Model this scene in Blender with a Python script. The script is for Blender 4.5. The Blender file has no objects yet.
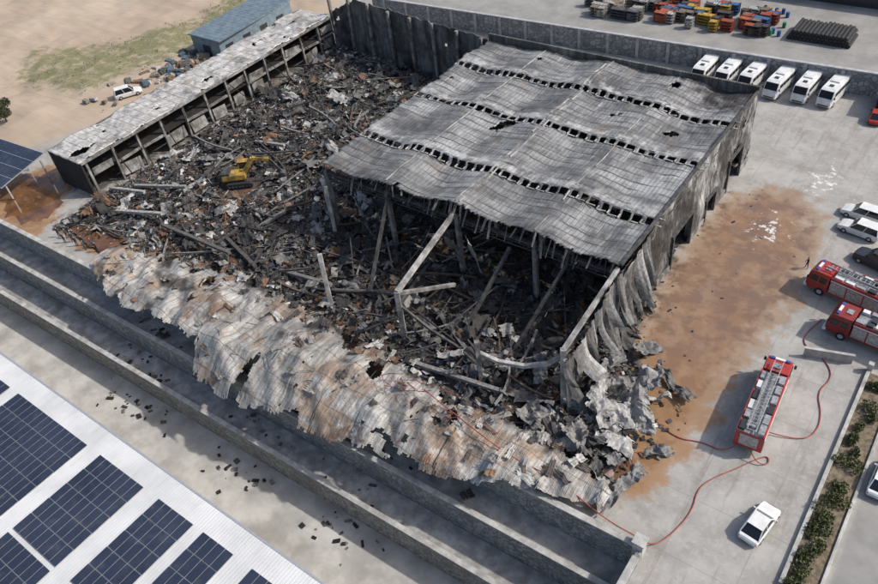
import bpy, math, random, numpy as np
from mathutils import Vector, Matrix, noise, Euler
R=random.Random(11)
sc=bpy.context.scene
def U(a,b): return R.uniform(a,b)
def fb(x,y,z=0.0,o=4): return noise.fractal(Vector((x,y,z)),1.0,2.0,o)
def sm(a,b,x):
    t=max(0.0,min(1.0,(x-a)/(b-a))); return t*t*(3-2*t)
# ------------------------------------------------------------ materials
class NT:
    def __init__(s,name):
        s.m=bpy.data.materials.new(name); s.m.use_nodes=True; s.t=s.m.node_tree; s.n=s.t.nodes
        s.b=s.n['Principled BSDF']; s.tc=s.n.new('ShaderNodeTexCoord'); s.co=s.tc.outputs['Object']
    def lk(s,a,b): s.t.links.new(a,b)
    def put(s,sock,v):
        if isinstance(v,bpy.types.NodeSocket): s.lk(v,sock)
        elif isinstance(v,(tuple,list)) and len(v)==3 and sock.type=='RGBA': sock.default_value=(*v,1)
        else: sock.default_value=v
    def math(s,op,a,b=0.0,clamp=False):
        n=s.n.new('ShaderNodeMath'); n.operation=op; n.use_clamp=clamp
        s.put(n.inputs[0],a); s.put(n.inputs[1],b); return n.outputs[0]
    def mr(s,v,a,b,c=0.0,d=1.0):
        n=s.n.new('ShaderNodeMapRange'); n.interpolation_type='SMOOTHSTEP'
        s.put(n.inputs[0],v)
        for i,q in zip((1,2,3,4),(a,b,c,d)): n.inputs[i].default_value=q
        return n.outputs[0]
    def map(s,sc_,off=(0,0,0)):
        n=s.n.new('ShaderNodeMapping'); s.lk(s.co,n.inputs[0])
        n.inputs['Scale'].default_value=sc_ ; n.inputs['Location'].default_value=off
        return n.outputs[0]
    def noise(s,scale,lo=.35,hi=.65,detail=4,stretch=None,rough=.62,off=0.0):
        n=s.n.new('ShaderNodeTexNoise'); n.inputs['Scale'].default_value=scale; n.inputs['Detail'].default_value=min(detail,5)
        n.inputs['Roughness'].default_value=rough
        s.lk(s.map(stretch or (1,1,1),(off,off*.7,off*.3)) if (stretch or off) else s.co,n.inputs['Vector'])
        return s.mr(n.outputs[0],lo,hi)
    def vor(s,scale,stretch=None,feature='F1',out='Distance'):
        n=s.n.new('ShaderNodeTexVoronoi'); n.feature=feature; n.inputs['Scale'].default_value=scale
        s.lk(s.map(stretch or (1,1,1)),n.inputs['Vector']); return n.outputs[out]
    def mix(s,f,a,b,mode='MIX'):
        n=s.n.new('ShaderNodeMix'); n.data_type='RGBA'; n.blend_type=mode
        s.put(n.inputs[0],f); s.put(n.inputs[6],a); s.put(n.inputs[7],b); return n.outputs[2]
    def axis(s,i):
        n=s.n.new('ShaderNodeSeparateXYZ'); s.lk(s.co,n.inputs[0]); return n.outputs[i]
    def lines(s,i,period,width,off=0.0):
        v=s.math('ADD',s.axis(i),off+1000*period)
        v=s.math('MODULO',v,period); v=s.math('SUBTRACT',v,period/2); v=s.math('ABSOLUTE',v)
        return s.mr(v,width*.5,width*.5+width*.6+.01,1.0,0.0)
    def attr(s,name,ch=None):
        n=s.n.new('ShaderNodeAttribute'); n.attribute_name=name
        if ch is None: return n.outputs['Color']
        q=s.n.new('ShaderNodeSeparateColor'); s.lk(n.outputs['Color'],q.inputs[0]); return q.outputs[ch]
    def bump(s,h,st=.5,d=.05,nrm=None):
        n=s.n.new('ShaderNodeBump'); n.inputs['Strength'].default_value=st; n.inputs['Distance'].default_value=d
        s.put(n.inputs['Height'],h)
        if nrm: s.lk(nrm,n.inputs['Normal'])
        return n.outputs[0]
    def done(s,col,rough=.8,metal=0.0,nrm=None,spec=None):
        s.put(s.b.inputs['Base Color'],col); s.put(s.b.inputs['Roughness'],rough); s.put(s.b.inputs['Metallic'],metal)
        if nrm: s.lk(nrm,s.b.inputs['Normal'])
        if spec is not None: s.b.inputs['Specular IOR Level'].default_value=spec
        return s.m
def dk(c,k): return tuple(x*k for x in c)
def simple(name,c,rough=.6,metal=0,var=.25,scale=3,bump=0,dirt=0.0):
    t=NT(name); col=t.mix(t.noise(scale),dk(c,1-var),dk(c,1+var*.5))
    if dirt: col=t.mix(t.math('MULTIPLY',t.noise(scale*.6,.4,.7,off=5),dirt),col,(.09,.075,.06))
    nr=t.bump(t.noise(scale*6,.3,.7,2),bump,.03) if bump else None
    return t.done(col,rough,metal,nr)
def M_yard():
    t=NT('yard_ground')
    n1=t.noise(.25,.3,.7,5); n2=t.noise(.5,.2,.8,5,off=9); n3=t.noise(.5,.2,.8,5,off=2); n4=t.noise(2.2,.3,.7,4,off=4)
    big=t.noise(.07,.35,.65,4,off=31)
    c=t.mix(n1,(.30,.288,.265),(.43,.415,.39))
    c=t.mix(t.math('MULTIPLY',big,.35),c,(.30,.28,.25))
    c=t.mix(t.math('MULTIPLY',t.mr(n2,.5,.95),.5),c,(.22,.20,.175))
    c=t.mix(t.math('MULTIPLY',t.noise(.5,.55,.7,4,stretch=(2.2,.25,1),off=3),.5),c,(.22,.195,.165))
    c=t.mix(t.math('MULTIPLY',t.mr(n4,.6,1),.25),c,(.5,.49,.47))
    j=t.math('MAXIMUM',t.lines(0,6,.05),t.lines(1,6,.05))
    c=t.mix(t.math('MULTIPLY',j,.3),c,(.16,.15,.13))
    dirt=t.attr('mask','Blue')
    dc=t.mix(t.noise(.05,.3,.7,5),(.39,.30,.22),(.48,.39,.295))
    dc=t.mix(t.math('MULTIPLY',t.noise(.35,.45,.7,4,stretch=(.4,2.5,1)),.22),dc,(.28,.215,.15))
    c=t.mix(dirt,c,dc)
    asp=t.attr('mask2','Green'); c=t.mix(asp,c,t.mix(n1,(.22,.215,.20),(.31,.30,.28)))
    g=t.attr('mask2','Red'); gf=t.mr(t.math('ADD',g,t.math('MULTIPLY',t.math('SUBTRACT',n2,.5),.7)),.4,.9)
    c=t.mix(t.math('MULTIPLY',gf,.85),c,t.mix(n4,(.11,.12,.045),(.22,.21,.09)))
    nz=t.math('SUBTRACT',n3,.5)
    st=t.math('ADD',t.attr('mask','Red'),t.math('MULTIPLY',nz,.55))
    edge=t.mr(st,.25,.52); core=t.mr(st,.45,.85)
    org=t.attr('mask2','Blue')
    c=t.mix(t.math('MULTIPLY',edge,.8),c,t.mix(n1,(.29,.19,.12),(.35,.25,.17)))
    c=t.mix(t.math('MULTIPLY',core,.85),c,t.mix(t.mr(n3,.2,.9),(.225,.125,.07),(.17,.105,.072)))
    c=t.mix(t.math('MULTIPLY',t.math('MULTIPLY',core,t.mr(n2,.45,.85)),.5),c,(.34,.235,.16))
    y=t.axis(1); low=t.mr(y,60,44); c=t.mix(t.math('MULTIPLY',t.math('MULTIPLY',low,edge),.5),c,(.32,.165,.06))
    fo=t.mr(t.math('ADD',org,t.math('MULTIPLY',t.math('SUBTRACT',t.noise(1.1,.2,.8,5,off=7),.5),1.0)),.55,.75)
    c=t.mix(fo,c,(.66,.65,.62))
    so=t.mr(t.math('ADD',t.attr('mask','Green'),t.math('MULTIPLY',nz,.8)),.3,.85)
    c=t.mix(t.math('MULTIPLY',so,.92),c,t.mix(n4,(.03,.026,.023),(.11,.097,.085)))
    wet=t.math('MULTIPLY',core,t.mr(n3,.25,.6))
    ro=t.mr(wet,0,1,.85,.16)
    return t.done(c,ro,0,t.bump(n4,.25,.02),.45)
def M_stone(name,c,s=1.6):
    t=NT(name)
    v=t.vor(s,(1,1,1.3),out='Color'); q=t.n.new('ShaderNodeSeparateColor'); t.lk(v,q.inputs[0])
    col=t.mix(q.outputs[0],dk(c,.65),dk(c,1.3))
    ed=t.mr(t.vor(s,(1,1,1.3),'DISTANCE_TO_EDGE'),.02,.09)
    col=t.mix(ed,dk(c,.5),col)
    col=t.mix(t.math('MULTIPLY',t.noise(.18,.45,.75,5),.5),col,dk(c,.5))
    col=t.mix(t.math('MULTIPLY',t.noise(1.2,.5,.75,4,stretch=(1,1,.12),off=4),.4),col,dk(c,1.5))
    return t.done(col,.9,0,t.bump(ed,.7,.06))
def M_roof():
    t=NT('burnt_metal_roof')
    so=t.attr('mask','Red'); n1=t.noise(.7,.2,.8,5,off=6)
    c=t.mix(t.noise(.11,.35,.65,5,rough=.7),(.125,.125,.127),(.37,.37,.362))
    c=t.mix(t.math('MULTIPLY',t.noise(.5,.43,.68,5,stretch=(.5,2.4,1),off=8),.65),c,(.085,.082,.078))
    c=t.mix(t.math('MULTIPLY',t.noise(.8,.5,.75,5,stretch=(2.5,.4,1),off=2),.6),c,(.5,.495,.48))
    v=t.n.new('ShaderNodeTexBrick'); v.inputs['Scale'].default_value=1; v.inputs['Brick Width'].default_value=5.06; v.inputs['Row Height'].default_value=3.87
    v.offset=0.0
    v.inputs['Mortar Size'].default_value=.05; v.inputs['Color1'].default_value=(.5,.5,.5,1); v.inputs['Color2'].default_value=(1.3,1.3,1.3,1); v.inputs['Mortar'].default_value=(.45,.45,.45,1)
    t.lk(t.map((1,1,0),(63.5,-53,0)),v.inputs['Vector'])
    c=t.mix(.6,c,v.outputs[0],'MULTIPLY')
    pur=t.lines(1,1.3,.12); c=t.mix(t.math('MULTIPLY',pur,t.noise(.3,.3,.6,4,off=11)),c,(.07,.067,.063))
    rib=t.lines(0,.5,.07); c=t.mix(t.math('MULTIPLY',rib,.45),c,(.11,.11,.11))
    pale=t.attr('mask','Green'); c=t.mix(t.math('MULTIPLY',t.mr(t.math('MULTIPLY',pale,n1),.25,.75),.65),c,(.56,.55,.53))
    c=t.mix(t.mr(t.math('ADD',so,t.math('MULTIPLY',t.math('SUBTRACT',n1,.5),.7)),.35,.9),c,(.04,.036,.033))
    c=t.mix(t.math('MULTIPLY',t.noise(.35,.58,.75,4,off=21),.55),c,(.23,.165,.115))
    nr=t.bump(rib,.5,.05); nr=t.bump(n1,.5,.14,nr)
    return t.done(c,.6,.1,nr)
def M_clad(name,a,b,soot,ax=1,per=1.0,rust=.25,lo=.4,hi=.62,pale=0):
    t=NT(name)
    c=t.mix(t.noise(.9,.35,.65,4,stretch=(1,1,.2)),a,b)
    if pale: c=t.mix(t.math('MULTIPLY',t.noise(.6,.52,.66,4,stretch=(1,1,.3),off=44),pale),c,(.62,.61,.59))
    c=t.mix(t.math('MULTIPLY',t.noise(.25,lo,hi,5,stretch=(1,1,.55),rough=.7,off=5),soot),c,(.03,.027,.025))
    if pale: c=t.mix(t.math('MULTIPLY',t.noise(1.1,.52,.7,4,stretch=(1,1,.08),off=24),.8),c,(.05,.046,.043))
    c=t.mix(t.math('MULTIPLY',t.noise(.4,.58,.7,4,off=15),rust),c,(.22,.13,.075))
    l=t.lines(ax,per,.05); c=t.mix(t.math('MULTIPLY',l,.6),c,(.05,.047,.044))
    return t.done(c,.7,.1,t.bump(t.lines(ax,per/3,.08),.6,.05))
def M_fallen():
    t=NT('fallen_sheet')
    c=t.mix(t.noise(.22,.3,.7,5,rough=.7),(.255,.245,.225),(.53,.515,.48))
    c=t.mix(t.math('MULTIPLY',t.noise(.8,.5,.7,5,stretch=(1,.35,1),off=53),.5),c,(.17,.155,.14))
    c=t.mix(t.math('MULTIPLY',t.noise(.22,.48,.6,5,off=3,rough=.72),.75),c,(.31,.20,.12))
    c=t.mix(t.math('MULTIPLY',t.noise(.17,.54,.64,5,off=33,rough=.75),.85),c,(.15,.085,.05))
    c=t.mix(t.math('MULTIPLY',t.noise(2.2,.56,.7,4,off=13),.5),c,(.09,.08,.07))
    l=t.lines(0,1.05,.09); c=t.mix(t.math('MULTIPLY',l,.6),c,(.14,.125,.105))
    l2=t.lines(0,.35,.05,.1); c=t.mix(t.math('MULTIPLY',l2,.25),c,(.18,.16,.14))
    c=t.mix(t.math('MULTIPLY',t.lines(1,2.6,.07,.7),.55),c,(.11,.095,.085))
    so=t.attr('mask','Red'); c=t.mix(t.mr(so,.2,.95),c,(.05,.043,.038))
    return t.done(c,.55,.1,t.bump(l2,.5,.05,t.bump(t.noise(1.2,.3,.7,5),.5,.12)))
def M_vcol(name='debris',rough=.85):
    t=NT(name); c=t.attr('Col')
    n=t.noise(2.5,.35,.7,4)
    c=t.mix(n,t.mix(1.0,c,(.55,.53,.51),'MULTIPLY'),c)
    return t.done(c,rough,0,t.bump(n,.4,.05))
def M_ash():
    t=NT('ash_and_rubble'); n=t.noise(1.6,.3,.7,5,rough=.75)
    c=t.mix(n,(.028,.026,.025),(.13,.122,.115))
    c=t.mix(t.math('MULTIPLY',t.noise(.12,.45,.65,4,off=4),.5),c,(.15,.13,.115))
    c=t.mix(t.math('MULTIPLY',t.noise(5,.6,.66,3,off=8),.8),c,(.42,.40,.38))
    c=t.mix(t.math('MULTIPLY',t.attr('mask','Red'),t.noise(.5,.4,.6,5,off=3)),c,(.24,.12,.055))
    return t.done(c,.85,0,t.bump(n,1,.35))
def M_panel():
    t=NT('solar_glass')
    c=t.mix(t.noise(.15,.3,.7),(.016,.023,.043),(.03,.04,.068))
    l=t.math('MAXIMUM',t.lines(0,.171,.012),t.lines(1,.171,.012)); c=t.mix(t.math('MULTIPLY',l,.35),c,(.08,.09,.12))
    c=t.mix(t.math('MULTIPLY',t.noise(.8,.5,.8,4,off=3),.12),c,(.3,.28,.25))
    return t.done(c,.25,0,None,.5)
def M_whiteroof():
    t=NT('white_sheet_roof'); c=t.mix(t.noise(.2,.3,.7,5),(.56,.565,.56),(.72,.72,.71))
    c=t.mix(t.math('MULTIPLY',t.noise(.5,.5,.75,5,stretch=(2,.3,1)),.35),c,(.40,.38,.35))
    l=t.lines(0,.35,.04); c=t.mix(t.math('MULTIPLY',l,.25),c,(.35,.35,.35))
    return t.done(c,.5,0,t.bump(l,.4,.04))
def M_water():
    t=NT('rusty_water'); n=t.noise(.35,.3,.7,5)
    c=t.mix(n,(.075,.035,.017),(.20,.095,.04))
    c=t.mix(t.math('MULTIPLY',t.noise(.9,.55,.7,4,off=4),.5),c,(.28,.18,.11))
    return t.done(c,.1,0,t.bump(t.noise(2,.3,.7,3,off=2),.08,.02),.6)
def M_person():
    t=NT('person_clothes'); z=t.axis(2)
    f1=t.mr(z,.86,.88); f2=t.mr(z,1.47,1.49); f3=t.mr(z,1.65,1.67)
    c=t.mix(f1,(.03,.032,.045),(.055,.06,.075)); c=t.mix(f2,c,(.42,.27,.2)); c=t.mix(f3,c,(.03,.02,.015))
    return t.done(c,.8)
yard=M_yard(); stone=M_stone('stone_wall',(.27,.27,.262),2.0); stone2=M_stone('stone_wall_far',(.31,.315,.315),1.2)
coping=simple('coping_concrete',(.46,.45,.42),.85,0,.25,1.0,.2,.35)
ledge=simple('ledge_concrete',(.36,.35,.33),.9,0,.3,.7,.3,.45)
alley=simple('lower_ground',(.47,.455,.42),.9,0,.22,.3,.3,.3)
roofm=M_roof(); fallen=M_fallen(); vcol=M_vcol(); ash=M_ash(); water=M_water()
clad=M_clad('burnt_wall_cladding',(.20,.20,.20),(.42,.42,.41),.95,1,1.0,.35,.38,.58,.7)
cladb=M_clad('charred_wall_panels',(.09,.087,.083),(.22,.21,.20),.8,0,1.2,.3,.42,.6)
offroof=M_clad('scorched_office_roof',(.36,.345,.32),(.60,.58,.55),.55,1,1.6,.5,.5,.66)
steel=simple('charred_steel',(.095,.09,.086),.7,.3,.5,1.5,.3)
conc=simple('sooty_concrete',(.27,.262,.25),.9,0,.6,.8,.4,.7)
conclt=simple('pale_concrete',(.42,.41,.39),.9,0,.5,.8,.4,.6)
black=simple('soot_black',(.025,.022,.02),.95,0,.4,2)
wroof=M_whiteroof(); panel=M_panel(); alu=simple('aluminium_frame',(.55,.56,.57),.4,.5,.1)
white=simple('white_paint',(.76,.76,.74),.3,0,.08,1.5,0,.2); red=simple('fire_red_paint',(.44,.035,.028),.38,0,.2,1.5,0,.4)
dred=simple('dark_red_paint',(.27,.022,.02),.4,0,.2,2,0,.4); glass=simple('vehicle_glass',(.018,.022,.028),.1,0,.1)
tyre=simple('tyre_rubber',(.025,.025,.026),.85,0,.2,8); grey=simple('grey_metal',(.36,.37,.37),.45,.3,.3,3,0,.4)
silver=simple('silver_shutter',(.46,.46,.47),.4,.5,.25,4,0,.35); blue=simple('blue_lamp',(.04,.09,.35),.2); yellow=simple('yellow_paint',(.52,.32,.06),.55,0,.35,1.5,0,.75)
dark=simple('dark_paint',(.035,.037,.042),.35,0,.15); lampm=simple('lamp_lens',(.7,.68,.62),.15); taill=simple('tail_lens',(.4,.02,.02),.2)
bluem=M_clad('blue_sheet_roof',(.13,.18,.22),(.20,.26,.30),.1,1,.9,.1); bluew=simple('blue_wall',(.17,.23,.27),.6,0,.2,1)
hosem=simple('red_hose',(.38,.09,.07),.7,0,.3,1.2,0,.4); leafm=M_vcol('foliage',.7); bark=simple('bark',(.09,.065,.045),.9,0,.4,4,.5); personm=M_person()
# ------------------------------------------------------------ mesh helper
def coll(o,parent=None):
    sc.collection.objects.link(o)
    if parent: o.parent=parent
    return o
def empty(name,loc=(0,0,0),rz=0):
    o=bpy.data.objects.new(name,None); o.location=loc; o.rotation_euler=(0,0,rz); return coll(o)
BF=[(0,3,2,1),(4,5,6,7),(0,1,5,4),(1,2,6,5),(2,3,7,6),(3,0,4,7)]
class MB:
    def __init__(s): s.v=[];s.f=[];s.m=[];s.c=[]
    def add(s,vs,fs,mi=0,col=(.5,.5,.5)):
        b=len(s.v); s.v.extend(vs)
        for f in fs: s.f.append(tuple(i+b for i in f)); s.m.append(mi); s.c.append(col)
    def box(s,c,d,mi=0,rot=None,col=(.5,.5,.5),top=1.0):
        x,y,z=d[0]/2,d[1]/2,d[2]/2
        vs=[(-x,-y,-z),(x,-y,-z),(x,y,-z),(-x,y,-z),(-x*top,-y*top,z),(x*top,-y*top,z),(x*top,y*top,z),(-x*top,y*top,z)]
        if rot is not None:
            if not isinstance(rot,Matrix): rot=Euler(rot).to_matrix()
            vs=[tuple(rot@Vector(v)) for v in vs]
        s.add([(v[0]+c[0],v[1]+c[1],v[2]+c[2]) for v in vs],BF,mi,col)
    def hexa(s,vs,mi=0,col=(.5,.5,.5)): s.add(vs,BF,mi,col)
    def beam(s,a,b,w,h,mi=0,col=(.5,.5,.5)):
        a=Vector(a);b=Vector(b);d=b-a
        q=d.to_track_quat('Y','Z').to_matrix()
        s.box((a+b)/2,(w,d.length,h),mi,q,col)
    def ibeam(s,a,b,w,mi=0,col=(.5,.5,.5)):
        a=Vector(a);b=Vector(b);d=b-a;q=d.to_track_quat('Y','Z').to_matrix(); up=q@Vector((0,0,w*.5))
        s.box((a+b)/2+up,(w,d.length,w*.12),mi,q,col); s.box((a+b)/2-up,(w,d.length,w*.12),mi,q,col); s.box((a+b)/2,(w*.15,d.length,w*.86),mi,q,col)
    def cyl(s,a,b,r,n=12,mi=0,r2=None,col=(.5,.5,.5)):
        a=Vector(a);b=Vector(b);q=(b-a).to_track_quat('Z','Y').to_matrix(); r2=r if r2 is None else r2
        vs=[]
        for p,rr in ((a,r),(b,r2)):
            for i in range(n):
                t=2*math.pi*i/n; vs.append(tuple(p+q@Vector((rr*math.cos(t),rr*math.sin(t),0))))
        fs=[(i,(i+1)%n,n+(i+1)%n,n+i) for i in range(n)]+[tuple(range(n-1,-1,-1)),tuple(range(n,2*n))]
        s.add(vs,fs,mi,col)
    def loft(s,secs,mi=0,cap=True):
        n=len(secs[0]); vs=[p for q in secs for p in q]; fs=[]
        for k in range(len(secs)-1):
            for i in range(n):
                j=(i+1)%n; fs.append((k*n+i,k*n+j,(k+1)*n+j,(k+1)*n+i))
        if cap: fs+= [tuple(range(n-1,-1,-1)),tuple(range((len(secs)-1)*n,len(secs)*n))]
        s.add(vs,fs,mi)
    def sheet(s,c,L,W,rot,amp,col,n=9,m=6,curl=0.0,mi=0,fr=.55):
        if not isinstance(rot,Matrix): rot=Euler(rot).to_matrix()
        sd=U(0,99); vs=[]
        for i in range(n+1):
            for j in range(m+1):
                u=(i/n-.5)*L; v=(j/m-.5)*W
                z=amp*(noise.noise(Vector((u*fr+sd,v*fr,sd)))+.4*noise.noise(Vector((u*fr*2.5+sd,v*fr*2.5,3))))+curl*u*u+.05*(j%2)
                p=rot@Vector((u+amp*.4*noise.noise(Vector((u,v,sd))),v+amp*.4*noise.noise(Vector((v,u,sd+9))),z))
                vs.append((p.x+c[0],p.y+c[1],p.z+c[2]))
        fs=[(i*(m+1)+j,(i+1)*(m+1)+j,(i+1)*(m+1)+j+1,i*(m+1)+j+1) for i in range(n) for j in range(m) if not ((i in(0,n-1) or j in (0,m-1)) and R.random()<.22)]
        s.add(vs,fs,mi,col)
    def obj(s,name,mats,parent=None,loc=(0,0,0),rz=0,bevel=0,smooth=False,solid=0):
        me=bpy.data.meshes.new(name); me.from_pydata(s.v,[],s.f); 
        for m in mats: me.materials.append(m)
        me.polygons.foreach_set('material_index',s.m)
        lc=np.array([len(f) for f in s.f]); cc=np.repeat(np.array([(c[0],c[1],c[2],1) for c in s.c],dtype=np.float32),lc,axis=0)
        a=me.color_attributes.new('Col','FLOAT_COLOR','CORNER'); a.data.foreach_set('color',cc.ravel())
        if smooth: me.polygons.foreach_set('use_smooth',[True]*len(s.f))
        me.update(); o=bpy.data.objects.new(name,me); o.location=loc; o.rotation_euler=(0,0,rz)
        if bevel:
            b=o.modifiers.new('b','BEVEL'); b.width=bevel; b.segments=2; b.limit_method='ANGLE'
        if solid:
            b=o.modifiers.new('s','SOLIDIFY'); b.thickness=solid
        return coll(o,parent)
def grid(name,nu,nv,fn,mats,drop=None,smooth=False,solid=0,parent=None,mask=None):
    vs=[fn(i,j) for i in range(nu+1) for j in range(nv+1)]
    fs=[]
    for i in range(nu):
        for j in range(nv):
            if drop and drop(i,j): continue
            fs.append((i*(nv+1)+j,(i+1)*(nv+1)+j,(i+1)*(nv+1)+j+1,i*(nv+1)+j+1))
    me=bpy.data.meshes.new(name); me.from_pydata(vs,[],fs)
    for m in mats: me.materials.append(m)
    if smooth: me.polygons.foreach_set('use_smooth',[True]*len(fs))
    if mask is not None:
        a=me.color_attributes.new('mask','FLOAT_COLOR','POINT'); a.data.foreach_set('color',np.array([mask(v) for v in vs],dtype=np.float32).ravel())
    me.update(); o=bpy.data.objects.new(name,me)
    if solid: b=o.modifiers.new('s','SOLIDIFY'); b.thickness=solid; b.offset=-1
    return coll(o,parent)
def sdist(P,X,Y):
    P=np.array(P,float); d=np.full(X.shape,1e9); ins=np.zeros(X.shape,bool); n=len(P)
    for i in range(n):
        a=P[i]; b=P[(i+1)%n]; e=b-a; wx=X-a[0]; wy=Y-a[1]
        t=np.clip((wx*e[0]+wy*e[1])/(e@e),0,1); d=np.minimum(d,np.hypot(wx-t*e[0],wy-t*e[1]))
        c=((a[1]>Y)!=(b[1]>Y)); ins^= c & (X < (b[0]-a[0])*(Y-a[1])/((b[1]-a[1]) or 1e-9)+a[0])
    return np.where(ins,d,-d)
def yb(x): return 29.4+.0225*(x+109)
def lip(x):
    o=[(-86,31),(-84,29),(-79,27.4),(-72,27.8),(-63,28.0),(-61,24.8),(-56,24.6),(-48,25.6),(-42,26.2),(-33,27.6),(-27,28.8),(-21,31.0),(-14.5,33)]
    n_=[(-86,34),(-84,35.4),(-76,36.8),(-66,39.3),(-58,39.2),(-50,38.9),(-40,38),(-31,37),(-21,36.6),(-14.5,35)]
    def ip(p):
        for a,b in zip(p,p[1:]):
            if x<=b[0]: t=max(0,(x-a[0])/(b[0]-a[0])); return a[1]+(b[1]-a[1])*t
        return p[-1][1]
    return ip(o)+.5*fb(x*.35,0,3),ip(n_)+.9*fb(x*.4,5,3)
def undersheet(x,y): return -86<x<-14.5 and y<lip(x)[1]-.8
# ------------------------------------------------------------ upper ground
xs=np.unique(np.concatenate([np.linspace(-900,-200,15),np.arange(-200,-125,2.5),np.arange(-125,-10.4,.6),[-10.6],np.arange(-10,12,.6),np.arange(12,60,4),np.linspace(60,900,12)]))
ysl=np.unique(np.concatenate([np.linspace(-500,0,8),np.arange(0,29.4,1.5),[29.4],np.arange(30.2,118,.6),np.arange(118,200,3),np.linspace(200,1200,14)]))
XX,YY=np.meshgrid(xs,ysl,indexing='ij'); k29=int(np.argmin(abs(ysl-29.4)))
YY2=YY.copy(); YY2[:,k29]=np.clip(29.4+.0225*(xs+109),27.5,31.7)+.15
for dj,w in ((1,.75),(2,.5),(3,.3),(4,.1)): YY2[:,k29+dj]+=w*(np.clip(29.4+.0225*(xs+109),27.5,31.7)-29.4)
ZZ=np.zeros_like(XX)
fieldP=[(-127,40),(-119,60),(-114,75),(-113,100),(-116,125),(-130,400),(-900,900),(-900,-100),(-170,30)]
fd=sdist(fieldP,XX,YY)
for i in range(len(xs)):
    for j in range(len(ysl)):
        if fd[i,j]>0 and xs[i]>-400: ZZ[i,j]=min(1,fd[i,j]/12)*(.5+1.0*fb(xs[i]*.05,ysl[j]*.05)+.2*fb(xs[i]*.3,ysl[j]*.3))
stP=[(-22.4,80.7),(-18,87),(-13,85.5),(-10.2,79),(-9.4,69),(-10.3,61.5),(-10.8,54),(-11.5,45.7),(-12.4,39.7),(-14,36),(-18.2,34.5),(-23,36),(-21,46.6),(-22,57.4),(-23,67.5)]
p1=[(-121,35),(-116,43),(-108,41),(-104,36),(-101.5,31),(-110,30)]; p2=[(-99,34),(-95,38.5),(-90,37),(-84,34.5),(-86,32.5),(-93,33)]
st=np.maximum.reduce([.5+sdist(p,XX,YY)/w for p,w in ((stP,6.5),(p1,5.),(p2,4.))]).clip(-.5,1.1)
HP=[(-101,33),(-86,36),(-66,36),(-40,33),(-17,33.5),(-14.8,38),(-17.2,46),(-20.5,52),(-22.8,60),(-24,93),(-64,93),(-101,97)]
so=(.5+sdist(HP,XX,YY)/6).clip(-.5,1.2)
_s2=(.45+sdist([(-112,40),(-100,40),(-100,97),(-112,97)],XX,YY)/8).clip(-.5,1); so=np.maximum(so,_s2)
grass=(.5+sdist([(-152,56),(-133,60),(-126,78),(-128,92),(-135,118),(-144,120),(-140,95),(-147,78),(-162,68)],XX,YY)/9).clip(-.6,.8)
dirt=(.5+fd/3).clip(0,1)
asph=np.maximum((.5+(XX-3.0)/.3).clip(0,1),(.5+(YY-117)/1).clip(0,1)*(fd<0)*.8)
foam=np.maximum((.6-np.hypot((XX+15.5)/3.0,(YY-78.5)/4.5)*.35),(.62-np.hypot((XX+13)/2.2,(YY-91)/6)*.35)).clip(-1,.62)
me=bpy.data.meshes.new('ground'); n1,n2=XX.shape
V=np.stack([XX,YY2,ZZ],-1).reshape(-1,3); F=[]
for i in range(n1-1):
    for j in range(n2-1):
        if j<k29 and xs[i]<-10.61: continue
        F.append((i*n2+j,(i+1)*n2+j,(i+1)*n2+j+1,i*n2+j+1))
me.from_pydata(V.tolist(),[],F); me.materials.append(yard)
def at(nm,a,b,c):
    q=me.color_attributes.new(nm,'FLOAT_COLOR','POINT'); q.data.foreach_set('color',np.stack([a,b,c,np.ones_like(a)],-1).astype(np.float32).ravel())
at('mask',st,so,dirt); at('mask2',grass,asph,foam); me.update(); coll(bpy.data.objects.new('ground',me))
mb=MB(); mb.add([(-1500,-800,-9),(-10.5,-800,-9),(-10.5,33,-9),(-1500,33,-9)],[(0,1,2,3)]); mb.obj('lower_ground',[alley])
def puddle(P,z,sd):
    c=Vector((sum(p[0] for p in P)/len(P),sum(p[1] for p in P)/len(P))); vs=[]; n=len(P)
    for i in range(n):
        a,b=Vector(P[i]),Vector(P[(i+1)%n])
        for k in range(10):
            p=a.lerp(b,k/10); d=(p-c); q=c+d*(1+.35*fb(p.x*.5+sd,p.y*.5,sd)); vs.append((q.x,q.y,z))
    mb=MB(); mb.add(vs,[tuple(range(len(vs)))]); mb.obj('puddle',[water])
puddle([(-119.5,35),(-116.5,41),(-110,41),(-105,37.5),(-103.5,33),(-110,31.5)],.03,1)
puddle([(-98.5,34.5),(-95,38),(-90,37),(-85.5,34.8),(-87,33),(-93,33.2)],.28,2)
puddle([(-72,40.5),(-69,44),(-64,43.5),(-62,41),(-67,39.8)],.75,3)
puddle([(-86,40),(-83,43.5),(-79,43),(-78,40.5),(-82,39)],.6,8)
puddle([(-17,36),(-16.5,39.5),(-15.2,40.5),(-13.6,38),(-14.5,35.5)],.03,4)
# ------------------------------------------------------------ terraced retaining walls
def strip(mb,x0,x1,o0,o1,z0,z1,mi):
    a,b,c,d=yb(x0)+o0,yb(x1)+o0,yb(x1)+o1,yb(x0)+o1
    mb.hexa([(x0,a,z0),(x1,b,z0),(x1,c,z0),(x0,d,z0),(x0,a,z1),(x1,b,z1),(x1,c,z1),(x0,d,z1)],mi)
mb=MB(); X0,X1=-190,-10.7
strip(mb,X0,X1,0,.45,-9,1.0,0); strip(mb,X0,X1,-.08,.53,1.0,1.16,1)
strip(mb,X0,X1,-3.0,-.003,-9,-2.6,0); strip(mb,X0,X1,-2.6,-.003,-2.6,-2.55,2)
strip(mb,X0,X1,-3.05,-2.6,-2.6,-2.1,0); strip(mb,X0,X1,-3.1,-2.55,-2.1,-1.98,1)
strip(mb,X0,X1,-6.4,-3.003,-9,-5.8,0); strip(mb,X0,X1,-6.0,-3.06,-5.8,-5.75,2)
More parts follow.
